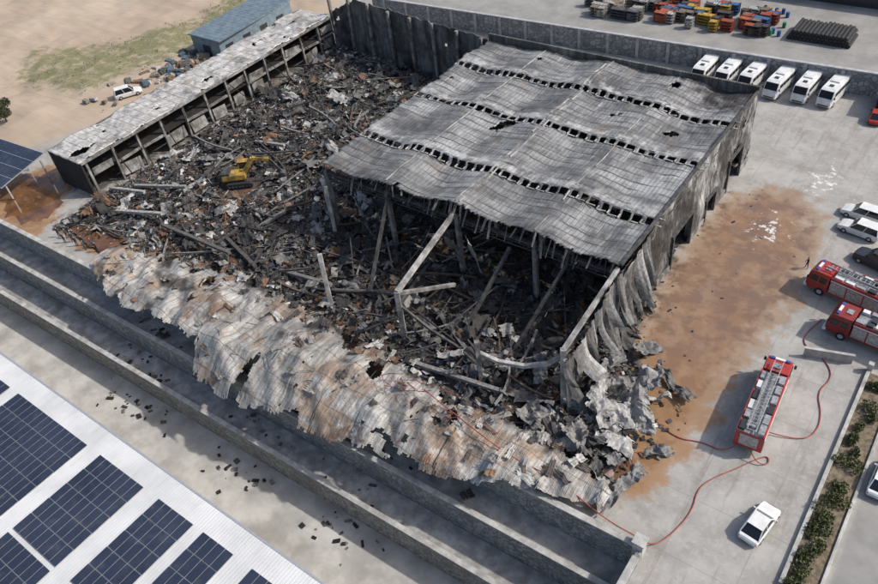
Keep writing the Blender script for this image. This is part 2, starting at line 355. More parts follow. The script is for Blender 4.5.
strip(mb,X0,X1,-6.45,-6.0,-5.8,-5.3,0); strip(mb,X0,X1,-6.5,-5.95,-5.3,-5.18,1)
mb.obj('terraced_retaining_wall',[stone,coping,ledge])
mb=MB(); mb.box((-10.4,-4,-4.0),(.45,71.0,10),0); mb.box((-10.4,-4.2,1.08),(.6,70,.16),1); mb.box((-10.6,31.9,.2),(.9,.9,3.2),1); mb.box((-10.6,31.9,1.87),(1.1,1.1,.14),1)
mb.obj('boundary_wall',[stone,coping],bevel=.02)
# ------------------------------------------------------------ solar building
e=empty('solar_roof_building')
mb=MB(); X0,X1,Y0,Y1=-150,-24,-40,15.6
def rz(y): return -2.0+ (15.6-y)*.02
mb.hexa([(X0,Y0,rz(Y0)-.3),(X1,Y0,rz(Y0)-.3),(X1,Y1,-2.3),(X0,Y1,-2.3),(X0,Y0,rz(Y0)),(X1,Y0,rz(Y0)),(X1,Y1,-2),(X0,Y1,-2)],0); mb.obj('roof',[wroof],e)
mb=MB(); mb.box((X0/2+X1/2,Y1+.12,-2.15),(X1-X0,.22,.36),0); mb.box((X1+.12,(Y0+Y1)/2,-1.8),(.22,Y1-Y0,.5),0)
mb.obj('gutter',[alu],e)
mb=MB(); mb.box((X0/2+X1/2,(Y0+Y1)/2,-5.7),(X1-X0-1,Y1-Y0-1,6.5),0)
for x in range(-148,-26,6): mb.box((x,Y1-.4,-5.6),(2.2,.12,1.2),1)
mb.obj('walls',[simple('cream_wall',(.5,.47,.41),.8),glass],e)
mb=MB(); mf=MB()
for a,b in ((-130,-98),(-96.6,-79.2),(-77.9,-63.2),(-61.8,-54),(-52,-46.5),(-45.3,-40.3),(-38.6,-31.5)):
    n=int((b-a)/1.06)
    for i in range(n):
        x=a+i*1.06+.5; y=13.2; k=0
        while y>-36:
            yc=y-1.0; z=rz(yc)+.14
            mb.box((x,yc,z+.02),(.985,1.93,.025),0,(U(-.006,.006),U(-.006,.006),0)); mf.box((x,yc,z-.012),(1.03,1.98,.03),0)
            y-=2.03; k+=1
            if k%5==0: y-=.45
mb.obj('solar_glass',[panel],e); mf.obj('solar_frames',[alu],e)
mb=MB()
for i in range(170):
    cx=R.choice([-72,-52,-38]); x=cx+R.gauss(0,2.6); r=R.random()
    if r<.5: y=yb(x)+R.gauss(-8.6,1.2); z=-9
    elif r<.8: y=yb(x)+U(-2.4,-.3); z=-2.5
    else: y=yb(x)+U(-5.8,-3.4); z=-5.7
    if z==-9 and y>yb(x)-6.7: continue
    s=U(.06,.42); k=R.choice([.02,.03,.05,.1,.2]); mb.box((x,y,z+s*.2),(s*U(.6,2.4),s*U(.5,1.5),s*.4),0,(U(-.3,.3),U(-.3,.3),U(0,3)),(k,k*.95,k*.9))
for i in range(10):
    x=U(-80,-25); mb.sheet((x,yb(x)+U(-2,-1),-2.1),U(1,2.2),U(.6,1.1),(U(-.3,.3),U(-.3,.3),U(0,6)),.4,R.choice([(.03,.03,.03),(.2,.19,.18),(.06,.055,.05)]))
mb.obj('fallen_rubble',[vcol])
# ------------------------------------------------------------ debris mound
gx=np.arange(-102,-12.9,.5); gy=np.arange(31.5,98.6,.5); GX,GY=np.meshgrid(gx,gy,indexing='ij'); hd=sdist(HP,GX,GY)
GH=np.zeros_like(GX); wet=np.zeros_like(GX)
for i,x in enumerate(gx):
    for j,y in enumerate(gy):
        d=hd[i,j]
        if d<-1: GH[i,j]=-.3; continue
        f=sm(-1,6,d); h=.25+1.5*abs(fb(x*.13,y*.13,3))+.8*abs(fb(x*.45,y*.45,7))+.25*fb(x*1.3,y*1.3,1)
        if x<-86 and y<50: h*=.4
        if undersheet(x,y): h=min(h,.5)
        ex=math.hypot(x+83,y-54)
        h=h*sm(2.2,6,ex)+.35*(1-sm(2.2,6,ex))
        GH[i,j]=-.05+f*h
        wet[i,j]=sm(.0,.45,fb(x*.07+4,y*.07,9)+.3-(y-35)*.01)
def H(x,y):
    i=int(round((x+102)/.5)); j=int(round((y-31.5)/.5))
    if 0<=i<len(gx) and 0<=j<len(gy): return max(0,float(GH[i,j]))
    return 0.0
nn=len(gy)
me=bpy.data.meshes.new('debris_mound'); me.from_pydata(np.stack([GX,GY,GH],-1).reshape(-1,3).tolist(),[],[(i*nn+j,(i+1)*nn+j,(i+1)*nn+j+1,i*nn+j+1) for i in range(len(gx)-1) for j in range(nn-1) if hd[i,j]>-2.5])
me.materials.append(ash); q=me.color_attributes.new('mask','FLOAT_COLOR','POINT'); q.data.foreach_set('color',np.stack([wet]*3+[np.ones_like(wet)],-1).astype(np.float32).ravel()); me.update(); coll(bpy.data.objects.new('debris_mound',me))
PAL=[((.035,.034,.033),30),((.07,.068,.065),26),((.13,.125,.12),17),((.23,.225,.22),11),((.38,.375,.365),7),((.58,.57,.55),4),((.14,.095,.07),4),((.28,.15,.085),3),((.36,.27,.24),2),((.15,.18,.22),1)]
PC=[p[0] for p in PAL]; PW=[p[1] for p in PAL]
def pc(x=0,y=0):
    c=R.choices(PC,PW)[0]; q=U(.7,1.25)*(1+.5*fb(x*.09,y*.09,5))
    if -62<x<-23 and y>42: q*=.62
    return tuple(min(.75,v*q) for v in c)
def inside(x,y):
    i=int(round((x+102)/.5)); j=int(round((y-31.5)/.5)); return 0<=i<len(gx) and 0<=j<len(gy) and hd[i,j]>0 and not undersheet(x,y)
mb=MB()
cnt=0
while cnt<27000:
    if R.random()<.72: x=U(-101,-62); y=U(33,96)
    else: x=U(-64,-14); y=U(33,66)
    if not inside(x,y): continue
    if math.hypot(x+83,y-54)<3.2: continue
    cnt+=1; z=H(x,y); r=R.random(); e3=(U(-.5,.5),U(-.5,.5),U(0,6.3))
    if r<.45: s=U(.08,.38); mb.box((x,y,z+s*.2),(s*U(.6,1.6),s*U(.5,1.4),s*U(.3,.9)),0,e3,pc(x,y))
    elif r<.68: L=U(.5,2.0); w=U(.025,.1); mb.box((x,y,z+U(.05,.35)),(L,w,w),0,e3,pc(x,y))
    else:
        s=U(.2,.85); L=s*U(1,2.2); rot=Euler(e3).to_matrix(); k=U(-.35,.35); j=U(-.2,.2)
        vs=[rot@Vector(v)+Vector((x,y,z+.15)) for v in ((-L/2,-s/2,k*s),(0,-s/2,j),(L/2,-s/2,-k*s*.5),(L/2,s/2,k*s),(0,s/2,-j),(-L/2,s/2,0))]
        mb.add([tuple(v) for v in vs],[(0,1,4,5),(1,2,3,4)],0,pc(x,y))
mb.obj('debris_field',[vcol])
mb=MB()
for i in range(280):
    while True:
        x=U(-100,-62) if R.random()<.65 else U(-62,-20); y=U(34,92 if x<-63 else 60)
        if inside(x,y) and math.hypot(x+83,y-54)>4.5: break
    c=R.choice([(.05,.048,.047),(.09,.087,.084),(.18,.177,.172),(.3,.297,.29),(.46,.455,.44),(.2,.12,.075),(.08,.075,.07),(.13,.125,.12)])
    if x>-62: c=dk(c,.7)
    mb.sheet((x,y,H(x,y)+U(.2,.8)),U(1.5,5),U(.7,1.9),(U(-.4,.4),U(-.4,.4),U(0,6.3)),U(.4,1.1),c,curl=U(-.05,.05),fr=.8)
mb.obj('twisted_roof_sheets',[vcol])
mb=MB()
for i in range(170):
    while True:
        x=U(-100,-62) if R.random()<.6 else U(-62,-20); y=U(34,92 if x<-63 else 62)
        if inside(x,y) and math.hypot(x+83,y-54)>5: break
    L=U(3,9); a=R.choice([0,math.pi/2])+R.gauss(0,.5); dz=U(-.9,.9); z=H(x,y)+.5; c=R.choice([(.05,.048,.045),(.1,.096,.092),(.17,.115,.08),(.27,.265,.26)])
    o=Vector((x,y,z+abs(dz)/2)); w=U(.08,.2); ph=U(-.5,.5); pp=None
    # bent member in five chords
    for q in range(6):
        t=q/5-.5; p=o+Vector((math.cos(a)*L*t-math.sin(a)*ph*4*t*t*1.3,math.sin(a)*L*t+math.cos(a)*ph*4*t*t*1.3,dz*t+.8*ph*(.25-t*t)))
        if pp is not None:
            if i%2: mb.ibeam(pp,p,w*1.3,0,c)
            else: mb.beam(pp,p,w,w*.8,0,c)
        pp=p
for x,y,L,a,c in ((-93,47,9,.35,(.36,.35,.33)),(-97,44,7,.2,(.45,.44,.42)),(-86,63,6,.1,(.4,.39,.38)),(-77,40.5,14,.0,(.15,.14,.13)),(-70,42,9,-.3,(.11,.1,.095)),(-90,41,8,.3,(.46,.44,.41)),(-72,48,7,1.3,(.22,.215,.21)),(-60,42.5,10,.1,(.22,.215,.21)),(-50,44.5,10,.4,(.14,.135,.13)),(-38,44,9,-.5,(.17,.165,.16)),(-34,38.8,11,.1,(.28,.27,.26))):
    p=Vector((math.cos(a)*L/2,math.sin(a)*L/2,.3)); o=Vector((x,y,H(x,y)+.8)); mb.beam(o-p,o+p,.45,.4,0,c)
mb.obj('fallen_beams',[vcol])
# ------------------------------------------------------------ main building
e=empty('burnt_warehouse')
BX0,BX1,BY0,BY1=-63.5,-23,53,91
SL=(61.0,72.6,82.4)
bays=[[U(.5,1.25) for _ in range(4)] for _ in range(5)]
def rowi(y): return sum(y>q for q in SL)
def roofz(x,y):
    t=(x-BX0)/10.125; i=max(0,min(3,int(t))); r=rowi(y); s=math.sin(math.pi*(t-i))**2 if 0<=t<=4 else 0
    edges=[BY0]+list(SL)+[BY1]; v=(y-edges[r])/(edges[r+1]-edges[r])
    z=10.0+.5*(1-abs(x+43.2)/20.2)-s*bays[r][i]*(.6+.4*math.sin(math.pi*v))+.3*fb(x*.12,y*.12,2)+.14*fb(x*.5,y*.5,5)+.04*fb(x*1.7,y*1.7,5,2)
    z+=.35*(1-v)*.8
    return z
nu,nv=162,152; dx=(BX1-BX0)/nu; dy=(BY1-BY0)/nv
rag=[.9*abs(fb(i*.12,0,8))+.3*abs(fb(i*.5,2,8)) for i in range(nu+1)]; ragl=[.9*abs(fb(3,j*.12,8)) for j in range(nv+1)]
def drop(i,j):
    x=BX0+(i+.5)*dx; y=BY0+(j+.5)*dy
    if y-BY0<rag[i] or x-BX0<ragl[j]*.7: return True
    for k,s in enumerate(SL):
        if abs(y-s)<.38+.12*(fb(x*.3,s)>0): return (i%5)>1 or (i%5==1 and fb(x*.4,s*3)>-.1)
    if fb(x*.22+7,y*.22,4)>.74: return True
    return False
def rmask(v):
    x,y,z=v; a=0; g=0
    for s in SL: a=max(a,.55-abs(y-s)*.42); g=max(g,1-abs(y-s-1.4)/2.6)
    a=max(a,.5-(x-BX0)*.4,.55-(y-BY0)*.35, .33-abs(((x-BX0)/10.125+.5)%1-.5)*10.125*.6)
    a=max(a,.95-math.hypot((x+25)/5,(y-90)/4)*.35,.6-(BY1-y)*.25,.52-math.hypot((x+27)/6,(y-57)/4)*.4,.5-math.hypot((x+58)/6,(y-58)/5)*.35)
    return (a,g,0,1)
grid('roof',nu,nv,lambda i,j:(BX0+i*dx,BY0+j*dy,roofz(BX0+i*dx,BY0+j*dy)),[roofm],drop,True,.09,e,rmask)
ms=MB(); x=BX0+dx*.5
while x<BX1-.3:
    for s in SL:
        if R.random()<.85: ms.box((x,s,roofz(x,s)+.1),(.14,1.1,.08),0)
        if R.random()<.7: ms.box((x+dx*2.5,s-.55,roofz(x,s-.6)+.1),(.9,.12,.1),0,(0,U(-.1,.1),U(-.06,.06)))
        if R.random()<.4: ms.box((x+dx*2.5,s+.6,roofz(x,s+.6)+.08),(.8,.1,.1),0)
    x+=dx*5
ms.obj('skylight_frames',[simple('skylight_frame',(.5,.49,.47),.6,0,.5,2,0,.6)],e)
mr=MB()
for xx,w in ((-43.3,.16),(-42.75,.16),(-53.4,.12),(-33.2,.12)):
    y=BY0+.6
    while y<BY1-1:
        if R.random()<.85: mr.beam((xx,y,roofz(xx,y)+.07),(xx,y+1.5,roofz(xx,y+1.5)+.07),w,.08)
        y+=1.5
mr.obj('ridge_capping',[conclt],e)
mb=MB()
for cx in (BX0+.2,-53.4,-43.2,-33.1,BX1-.5):
    for cy in (BY0+.4,61,72.6,82.4,BY1-.4):
        mb.box((cx,cy,4.5),(.5,.5,9.1),0)
for cy in (BY0+.4,61,72.6,82.4,BY1-.4):
    for k in range(4):
        a=BX0+.2+k*10.05; mb.ibeam((a,cy,8.6),(a+10.05,cy,8.6),.5,1)
        for q in range(5):
            mb.beam((a+q*2,cy,8.8),(a+q*2+1,cy,7.7),.09,.09,1); mb.beam((a+q*2+1,cy,7.7),(a+q*2+2,cy,8.8),.09,.09,1)
        mb.beam((a,cy,7.7),(a+10.05,cy,7.7),.12,.12,1)
for k in range(26):
    cx=BX0+.5+k*1.6; mb.beam((cx,BY0+.1+U(-.7,.3),8.9),(cx,BY1-.3,8.9),.1,.16,1)
mb.obj('steel_frame',[conc,steel],e,bevel=.02)
mb=MB()
for k in range(60):
    x=U(BX0,BX1); L=U(.5,2.4); z=roofz(x,BY0)-.1; mb.beam((x,BY0+.5,z),(x+U(-.4,.4),BY0-U(0,.9),z-L),U(.05,.3),.03,0,R.choice([(.06,.055,.05),(.25,.24,.23),(.16,.15,.14)]))
mb.obj('hanging_strips',[vcol],e)
def wx(y,z): return BX1+.3*fb(y*.25,z*.25,1)+.16*fb(y*.9,z*.6,5)+ (.9*sm(62,54,y)*(.3+.5*math.sin(z*.7)))
nu2,nv2=150,34
def wf(i,j):
    y=BY0+(BY1-BY0)*i/nu2; z=10.2*j/nv2; 
    if j==nv2: z+=.25*fb(y*.8,0,3)
    return (wx(y,z),y,z)
def wd(i,j):
    y=BY0+(BY1-BY0)*(i+.5)/nu2; z=10.2*(j+.5)/nv2
    for a,b,t in ((66,71.5,4.6),(76,79,3.0),(83,87.5,4.6)):
        if a<y<b and z<t: return True
    if y<60 and z<7.5*sm(61,54,y)*(.6+.6*abs(fb(y*.8,1,2))) : return True
    return fb(y*.35,z*.35,11)>.6
grid('side_wall',nu2,nv2,wf,[clad],wd,False,.06,e)
mb=MB()
for a,b,t in ((66,71.5,4.6),(76,79,3.0),(83,87.5,4.6)):
    for y in (a,b): mb.box((BX1+.2,y,t/2),(.3,.3,t),0)
    mb.box((BX1+.2,(a+b)/2,t+.15),(.3,b-a+.6,.3),0)
for a,b in ((62,65.8),(71.8,75.8),(79.3,82.8),(87.8,91)): mb.box((BX1+.15,(a+b)/2,.35),(.25,b-a,.7),1)
mb.box((BX1-.1,(BY0+BY1)/2,10.35),(.3,BY1-BY0,.25),0)
mb.obj('door_frames_and_plinth',[steel,conc],e)
mb=MB(); mb.box(((BX0+BX1)/2,BY1+.1,4.9),(BX1-BX0,.25,9.8),0)
mb.box(((BX0+BX1)/2,BY1+.15,10.4),(BX1-BX0,.35,1.0),0); mb.obj('rear_wall',[cladb],e)
# front annex frame
e2=empty('collapsed_annex'); mb=MB()
for a,b,w,m in (((-53.5,41,0),(-54.6,42.2,7.0),.5,2),((-42.4,41,0),(-42.6,41.3,7.4),.55,0),((-31.9,40.3,0),(-32.1,40.5,6.2),.5,0),((-23.3,42,0),(-23.8,42.8,7.4),.55,2),((-22.4,41.6,0),(-23.2,42.2,6.8),.4,2),
                ((-62.9,52.2,0),(-63.4,52.6,8.2),.55,2),((-61.8,51.2,0),(-62.3,51.9,7.8),.45,2)):
    mb.beam(a,b,w,w,m)
mb.beam((-43.2,53,9.6),(-42.6,41.3,7.3),.45,.55,2); mb.beam((-42.6,41.5,7.0),(-40.9,48.8,3.2),.35,.4,0)
mb.beam((-23.4,53,9.7),(-23.8,42.8,7.2),.4,.5,2); mb.beam((-23.8,43,6.9),(-24.2,52.5,4),.3,.4,1)
pts=[(-32.1,40.5,4.6),(-30,41.0,3.9),(-27.5,41.8,3.9),(-25.2,42.4,5.0),(-23.8,42.8,6.6)]
for p,q in zip(pts,pts[1:]): mb.beam(p,q,.4,.4,2)
pts=[(-42.5,41.3,5.5),(-39,41.8,3.0),(-36,42,2.0),(-33,41,2.2)]
for p,q in zip(pts,pts[1:]): mb.beam(p,q,.25,.3,1)
mb.ibeam((-53,53,8.6),(-50,44,1.2),.35,1); mb.ibeam((-47,52,1.5),(-44,42,3.5),.35,1); mb.ibeam((-36,53,7.5),(-37,44,.8),.35,1); mb.ibeam((-29,53,8.2),(-31,45,1.0),.3,1)
for k in range(20):
    x=U(-60,-25); mb.beam((x,U(46,56),U(1,4)),(x+U(-5,5),U(40,50),U(.5,2.5)),.12,.16,1)
mb.obj('frame',[conc,steel,conclt],e2,bevel=.02)
mb=MB()
G=[(.13,.128,.125),(.24,.24,.24),(.34,.338,.33),(.47,.465,.45),(.08,.077,.073)]
for (x,y,z,L,W,rx,ry,rz_) in ((-41.2,50.5,6,6.5,1.6,0,1.25,1.4),(-39.6,51.5,6,5.5,1.2,0,1.35,1.1),(-44,48,7,5,.9,0,1.1,1.5),(-57,52,5,6,1.1,0,1.3,.8)):
    mb.sheet((x,y,z),L,W,(rx,ry,rz_),.6,R.choice(G[:3]))
for k in range(26):
    y=41.5+k*.7+U(-.2,.2); top=7.0+(10.0-7.0)*sm(42,53,y)+U(-.5,.2) if y<53 else 9.8; top=min(top,9.9); bot=U(.2,3.5) if k%3 else U(3,5.5)
    n=9; vs=[]; w=U(.45,1.1); ph=U(0,6); out=U(.2,1.7)
    for i in range(n+1):
        t=i/n; z=top+(bot-top)*t; ox=-22.9+out*t*t*1.3+.35*math.sin(t*5+ph)*t; oy=y+.3*math.sin(t*4+ph*2)*t
        tw=ph*.25*t; vs+= [(ox-w/2*math.sin(tw),oy-w/2*math.cos(tw),z),(ox+.12,oy,z+.05),(ox+w/2*math.sin(tw),oy+w/2*math.cos(tw),z)]
    mb.add(vs,[(3*i+a,3*i+a+1,3*i+a+4,3*i+a+3) for i in range(n) for a in (0,1)],0,R.choice([(.12,.12,.12),(.24,.24,.24),(.36,.36,.355),(.46,.455,.44),(.17,.16,.15)]))
for (x,y,z,L,W,a,b,c) in ((-19,46,1.1,5,3,.3,-.3,.4),(-17.5,49,1,4.5,2.4,-.4,.3,1.9),(-15.2,49.6,.6,5.5,1.2,.1,0,-.5),(-18.2,43,1.2,4.5,2.6,.5,.4,.9),(-16.2,44.5,.8,4.2,2.0,-.3,-.5,2.3),
    (-19.8,40,1.2,5,2.6,.4,.2,1.3),(-17.2,40.3,.8,4,1.8,-.4,.4,.2),(-14.4,36.3,.7,6.5,1.3,.1,.1,1.35),(-21.2,37.5,1.3,5,2.2,.3,-.3,.5),(-20.5,43.7,1.8,4.2,2.2,.7,.1,1.9),(-13.2,41.8,.5,3,1.1,.2,.1,.8),
    (-21.4,48.5,1.6,5,2,.9,.2,1.5),(-19.5,52.5,.9,3.6,1.6,.4,.5,1.2),(-23.5,38.5,1.4,5,2.2,.2,.2,-.3),(-26.5,40,1.6,5.5,2,-.4,.2,.4)):
    mb.sheet((x,y,z),L,W,(a,b,c),1.0,R.choice([(.26,.26,.26),(.38,.38,.375),(.47,.465,.455),(.17,.167,.163),(.32,.31,.295)]),n=16,m=10,fr=.85)
for k in range(60):
    x=U(-40,-15); y=U(36.5,47); mb.sheet((x,y,.3+H(x,y)+U(0,.7)),U(1,3.4),U(.5,1.5),(U(-.6,.6),U(-.6,.6),U(0,6)),.7,R.choice(G),fr=.9)
for k in range(300):
    x=R.gauss(-18.5,2.6); y=R.gauss(43,4)
    if y<34.5 or x>-12: continue
    s=U(.1,.4); mb.box((x,y,H(x,y)+s*.2),(s*U(.6,2),s,s*.4),0,(U(-.4,.4),U(-.4,.4),U(0,6)),pc())
for k in range(160):
    x=U(-23,-11); y=U(36,88); s=U(.05,.22)
    if R.random()>math.exp(-(x+23)/4): continue
    mb.box((x,y,s*.2),(s*U(.6,2.4),s,s*.4),0,(0,0,U(0,6)),pc())
mb.obj('buckled_cladding',[vcol],e2)
# fallen roof sheet along the parapet
NU,NV=420,50
nseg=15; segw=71.5/nseg
pt=[(U(-.55,.55),U(-.28,.28),U(-.12,.32)) for _ in range(nseg+1)]
def ff(i,j):
    x=-86+71.5*i/NU; a,b=lip(x); v=j/NV; y=a+(b-a)*v; seg=(x+86)/segw+.25*math.sin(v*3+.7); si=max(0,min(nseg,int(seg))); fr=seg-si
    over=max(0,yb(x)-y)
    z=1.35+1.1*abs(fb(x*.11,y*.13,6,2))+.2*fb(x*.45,y*.35,2,2)+.05*fb(x*1.8,y*1.2,4,2)
    z+=pt[si][0]*(fr-.5)*1.1+pt[si][1]*(v-.5)*2+pt[si][2]
    z+=.28*abs(math.sin((x*.9+y*.55)*.9+2.5*fb(x*.12,y*.12,8,2)))**3+.16*abs(math.sin((x*.3-y*.9)*1.1+2*fb(x*.1,y*.1,18,2)))**4
    z-= .22*over+.07*over*over
    z-= .10*max(0,y-yb(x)-4)
    return (x+.25*fb(x*.4,y*.4,9,2),y,max(z,.75 if y>yb(x)-.3 else z))
def fdp(i,j):
    x=-86+71.5*i/NU; v=j/NV; a=fb(x*.3+5,v*3,8)
    if a>.6: return True
    e_=.03+.07*abs(fb(x*.7,0,1))+.16*max(0,fb(x*.2,4,1)-.1)
    if v<e_ or v>1-e_*1.6: return True
    seg=(x+86)/segw+.25*math.sin(v*3+.7); fr=seg-int(seg)
    return fr<.006+.05*max(0,fb(v*3,int(seg)*3.1,3))
def fm(v):
    x,y,z=v; a,b=lip(x); t=(y-a)/(b-a); return (max(0,fb(x*.2,y*.25,12)*1.5-.2)+.6*sm(.7,1,t),0,0,1)
grid('fallen_roof_sheets',NU,NV,ff,[fallen],fdp,False,.05,e2,fm)
mb=MB()
for k in range(170):
    x=U(-84,-17); a,b=lip(x); y=a+(b-a)*(1-U(0,1)**2*.9); z=ff(int((x+86)/71.5*NU),int(NV*max(0,min(1,(y-a)/(b-a)))))[2]+.2
    r=R.random()
    if r<.6: mb.sheet((x,y,z),U(.5,2.2),U(.3,1.0),(U(-.2,.2),U(-.2,.2),R.choice([0,1.57])+U(-.5,.5)),.3,R.choice([(.44,.43,.4),(.3,.285,.265),(.08,.07,.065),(.24,.15,.095),(.54,.53,.5),(.12,.1,.09)]),fr=1.2)
    else: mb.beam((x,y,z),(x+U(-1.6,1.6),y+U(-1.6,1.6),z+U(-.1,.3)),.06,.06,0,R.choice([(.06,.05,.05),(.33,.31,.29),(.12,.11,.1)]))
mb.obj('loose_pieces',[vcol],e2)
mb=MB()
for k in range(22):
    a=R.gauss(0,.5); x=-36.5+R.gauss(0,2.4); y=34.6+R.gauss(0,.8); mb.beam((x,y,2.6+U(-.2,.4)),(x+math.cos(a)*U(.8,2.4),y+math.sin(a)*1.4,2.5+U(0,.5)),.05,.05,0,(.33,.07,.055))
mb.obj('red_pipes',[vcol],e2)
# ------------------------------------------------------------ rear burnt wall
e=empty('charred_rear_wall')
grid('panels',78,20,lambda i,j:(-102.5+38.5*i/78,96.5-5*i/78+.2*fb(i*.2,j*.3,2),(9.8 if i>14 else 6+3.5*i/14)*j/20+(.45*fb(i*.4,0,5) if j==20 else 0)),[cladb],lambda i,j:fb(i*.15,j*.2,9)>.7 and j>8,False,.15,e)
mb=MB()
for k in range(8):
    x=-101.5+k*5.2; y=96.4-5*(x+102.5)/38.5; mb.box((x,y-.35,4.9),(.45,.45,9.8),0,(U(-.03,.03),U(-.03,.03),0))
mb.obj('columns',[conc],e)
# ------------------------------------------------------------ office strip
e=empty('burnt_office_block')
def oz(x,y): return 6.1+.3*fb(x*.3,y*.12,3)-.5*sm(0,4,abs((y-41)%9-4.5))*.3+.1*fb(x,y,1)
grid('roof',34,220,lambda i,j:(-109.7+8.6*i/34+.2*fb(j*.05,0,4),41+54.5*j/220,oz(-109.7+8.6*i/34,41+54.5*j/220)),[offroof],lambda i,j:(i>=33-5*max(0,fb(j*.12,0,2))) or fb(i*.12,j*.07,6)>.6,True,.12,e)
mb=MB()
mb.box((-109.4,68.2,3),(.3,54.4,5.8),0)
mb.box((-105.4,41.3,3.0),(8,.3,5.6),1); mb.box((-105.4,95.2,3.0),(8,.3,5.6),0)
mb.box((-105.4,68.2,3.0),(7.6,53.5,.25),1); mb.box((-106.5,68.2,1.5),(.2,53.5,2.6),1); mb.box((-106.0,68.2,4.6),(.2,53.5,2.4),1)
k=42
while k<95:
    mb.box((-101.4+U(-.15,.15),k,3),(.35,.35,5.9),2,(0,U(-.04,.04),0))
    if R.random()<.4: mb.box((-101.5,k+2,1.2+U(-.3,.4)),(.15,U(1.8,3.6),1.8),2,(U(-.15,.15),U(-.3,.1),0))
    if R.random()<.4: mb.box((-101.5,k+2.2,3.9+U(-.3,.3)),(.15,U(2,4.1),1.2),2,(U(-.12,.12),U(-.3,.3),0))
    if R.random()<.7: mb.beam((-101.2,k,5.6),(-99.5+U(-1,1),k+U(-2,3),.8),.12,.12,1)
    k+=4.5
mb.box((-101.35,68.2,5.75),(.35,54,.35),2)
for k in range(12):
    if R.random()<.6: mb.box((-101.35,44+k*4.5,3.0+U(-.15,.15)),(.36,4.3,.3),2,(U(-.07,.07),0,0))
mb.obj('walls_and_columns',[cladb,black,conc,conclt],e)
# ------------------------------------------------------------ blue shed
e=empty('blue_shed'); mb=MB()
mb.hexa([(-126.2,81.3,4.0),(-117.2,81.3,4.0),(-118.2,101.3,4.0),(-127.2,101.3,4.0),(-126.2,81.3,4.2),(-117.2,81.3,4.2),(-118.2,101.3,4.2),(-127.2,101.3,4.2)]); mb.obj('roof',[bluem],e)
mb=MB(); mb.box((-122,91.3,2),(8,19.2,3.98),0)
for y in (84,88.5,93,97.5): mb.box((-117.95,y,2),(.1,1.8,1.3),1)
mb.box((-122,81.66,1.3),(2.2,.1,2.4),1); mb.obj('walls',[bluew,dark],e)
# solar carport
e=empty('solar_carport',(-118.5,37.5,0),0.08); mb=MB()
for i in range(11):
    for j in range(4): mb.box((-5.6+i*1.06,-3.4+j*2.06,3.06+j*.28),(.97,1.93,.05),0,(.135,0,0))
mb.obj('panels',[panel],e); mb=MB(); mb.box((-.3,-.3,3.42),(11.9,8.4,.05),0,(.135,0,0))
for x in (-5.5,0,5): 
    for y in (-3.5,3): mb.box((x,y,1.45),(.2,.2,2.9+y*.1),0)
mb.obj('frame',[alu],e)
# ------------------------------------------------------------ perimeter wall
mb=MB()
def pw(x): return 110+5.5*(x+100)/100
a,b=-104,30
mb.hexa([(a,pw(a),-.2),(b,pw(b),-.2),(b,pw(b)+.4,-.2),(a,pw(a)+.4,-.2),(a,pw(a),3.4),(b,pw(b),3.4),(b,pw(b)+.4,3.4),(a,pw(a)+.4,3.4)],0)
mb.hexa([(a,pw(a)-.1,3.4),(b,pw(b)-.1,3.4),(b,pw(b)+.5,3.4),(a,pw(a)+.5,3.4),(a,pw(a)-.1,3.58),(b,pw(b)-.1,3.58),(b,pw(b)+.5,3.58),(a,pw(a)+.5,3.58)],1)
for k in range(26): x=a+3+k*5.2; mb.box((x,pw(x)-.12,1.7),(.5,.2,3.38),1)
mb.obj('perimeter_wall',[stone2,simple('perimeter_coping',(.40,.405,.41),.85,0,.2,1)])
def stack(name,x,y,n,cols,w,d):
    mb=MB()
    for k in range(n):
        cx=x+U(-w,w); cy=y+U(-d,d); c=R.choice(cols); L=U(1.2,3)
        for q in range(3): mb.beam((cx,cy+q*.5,.2),(cx,cy+q*.5,U(1.2,2.4)),.1,.1,0,c); mb.beam((cx+L,cy+q*.5,.2),(cx+L,cy+q*.5,2),.1,.1,0,c)
        for q in range(4): mb.box((cx+L/2,cy+.5,.3+q*.5),(L,1.1,.12),0,(0,U(-.05,.05),0),c)
        if R.random()<.5: mb.box((cx+L/2,cy+.5,.9),(L*.8,.8,1.1),0,(0,0,U(0,1)),c)
    return mb.obj(name,[vcol])
stack('scaffold_frames',-44,130.5,46,[(.42,.11,.05),(.35,.08,.04),(.2,.16,.13),(.07,.06,.06),(.45,.45,.42),(.05,.13,.3),(.5,.33,.06)],11,4.5)
stack('pallet_stack',-61,128,20,[(.16,.17,.18),(.25,.2,.14),(.1,.1,.11),(.4,.38,.34)],6,3.5)
mb=MB()
for k in range(34): x=U(-39,-31); y=U(128,138); mb.cyl((x,y,0),(x,y,.95),.32,12,0,None,R.choice([(.03,.12,.35),(.05,.16,.4),(.03,.3,.15),(.5,.2,.03)]))
mb.obj('storage_barrels',[vcol],bevel=.03)
mb=MB()
for r in range(3):
    for k in range(16-r): mb.cyl((-29.5+k*.62+r*.3,128.5,.32+r*.55),(-29.5+k*.62+r*.3,133.5+U(-.3,.3),.32+r*.55),.3,10,0,None,(.04,.04,.042))
mb.obj('pipe_stack',[vcol])
e=empty('storage_shed'); mb=MB(); mb.box((-28,149,2),(26,8,4),0); mb.obj('walls',[dark],e); mb=MB(); mb.box((-28,149,4.15),(27,9,.25),0); mb.obj('roof',[bluem],e)
e=empty('utility_shed'); mb=MB(); mb.box((-7.4,112.3,1.5),(9,4.2,3.0),0); mb.obj('walls',[dark],e); mb=MB(); mb.box((-7.4,112.2,3.1),(9.5,4.7,.16),0,(.03,0,0)); mb.obj('roof',[simple('dark_grey_roof',(.12,.13,.14),.6)],e)
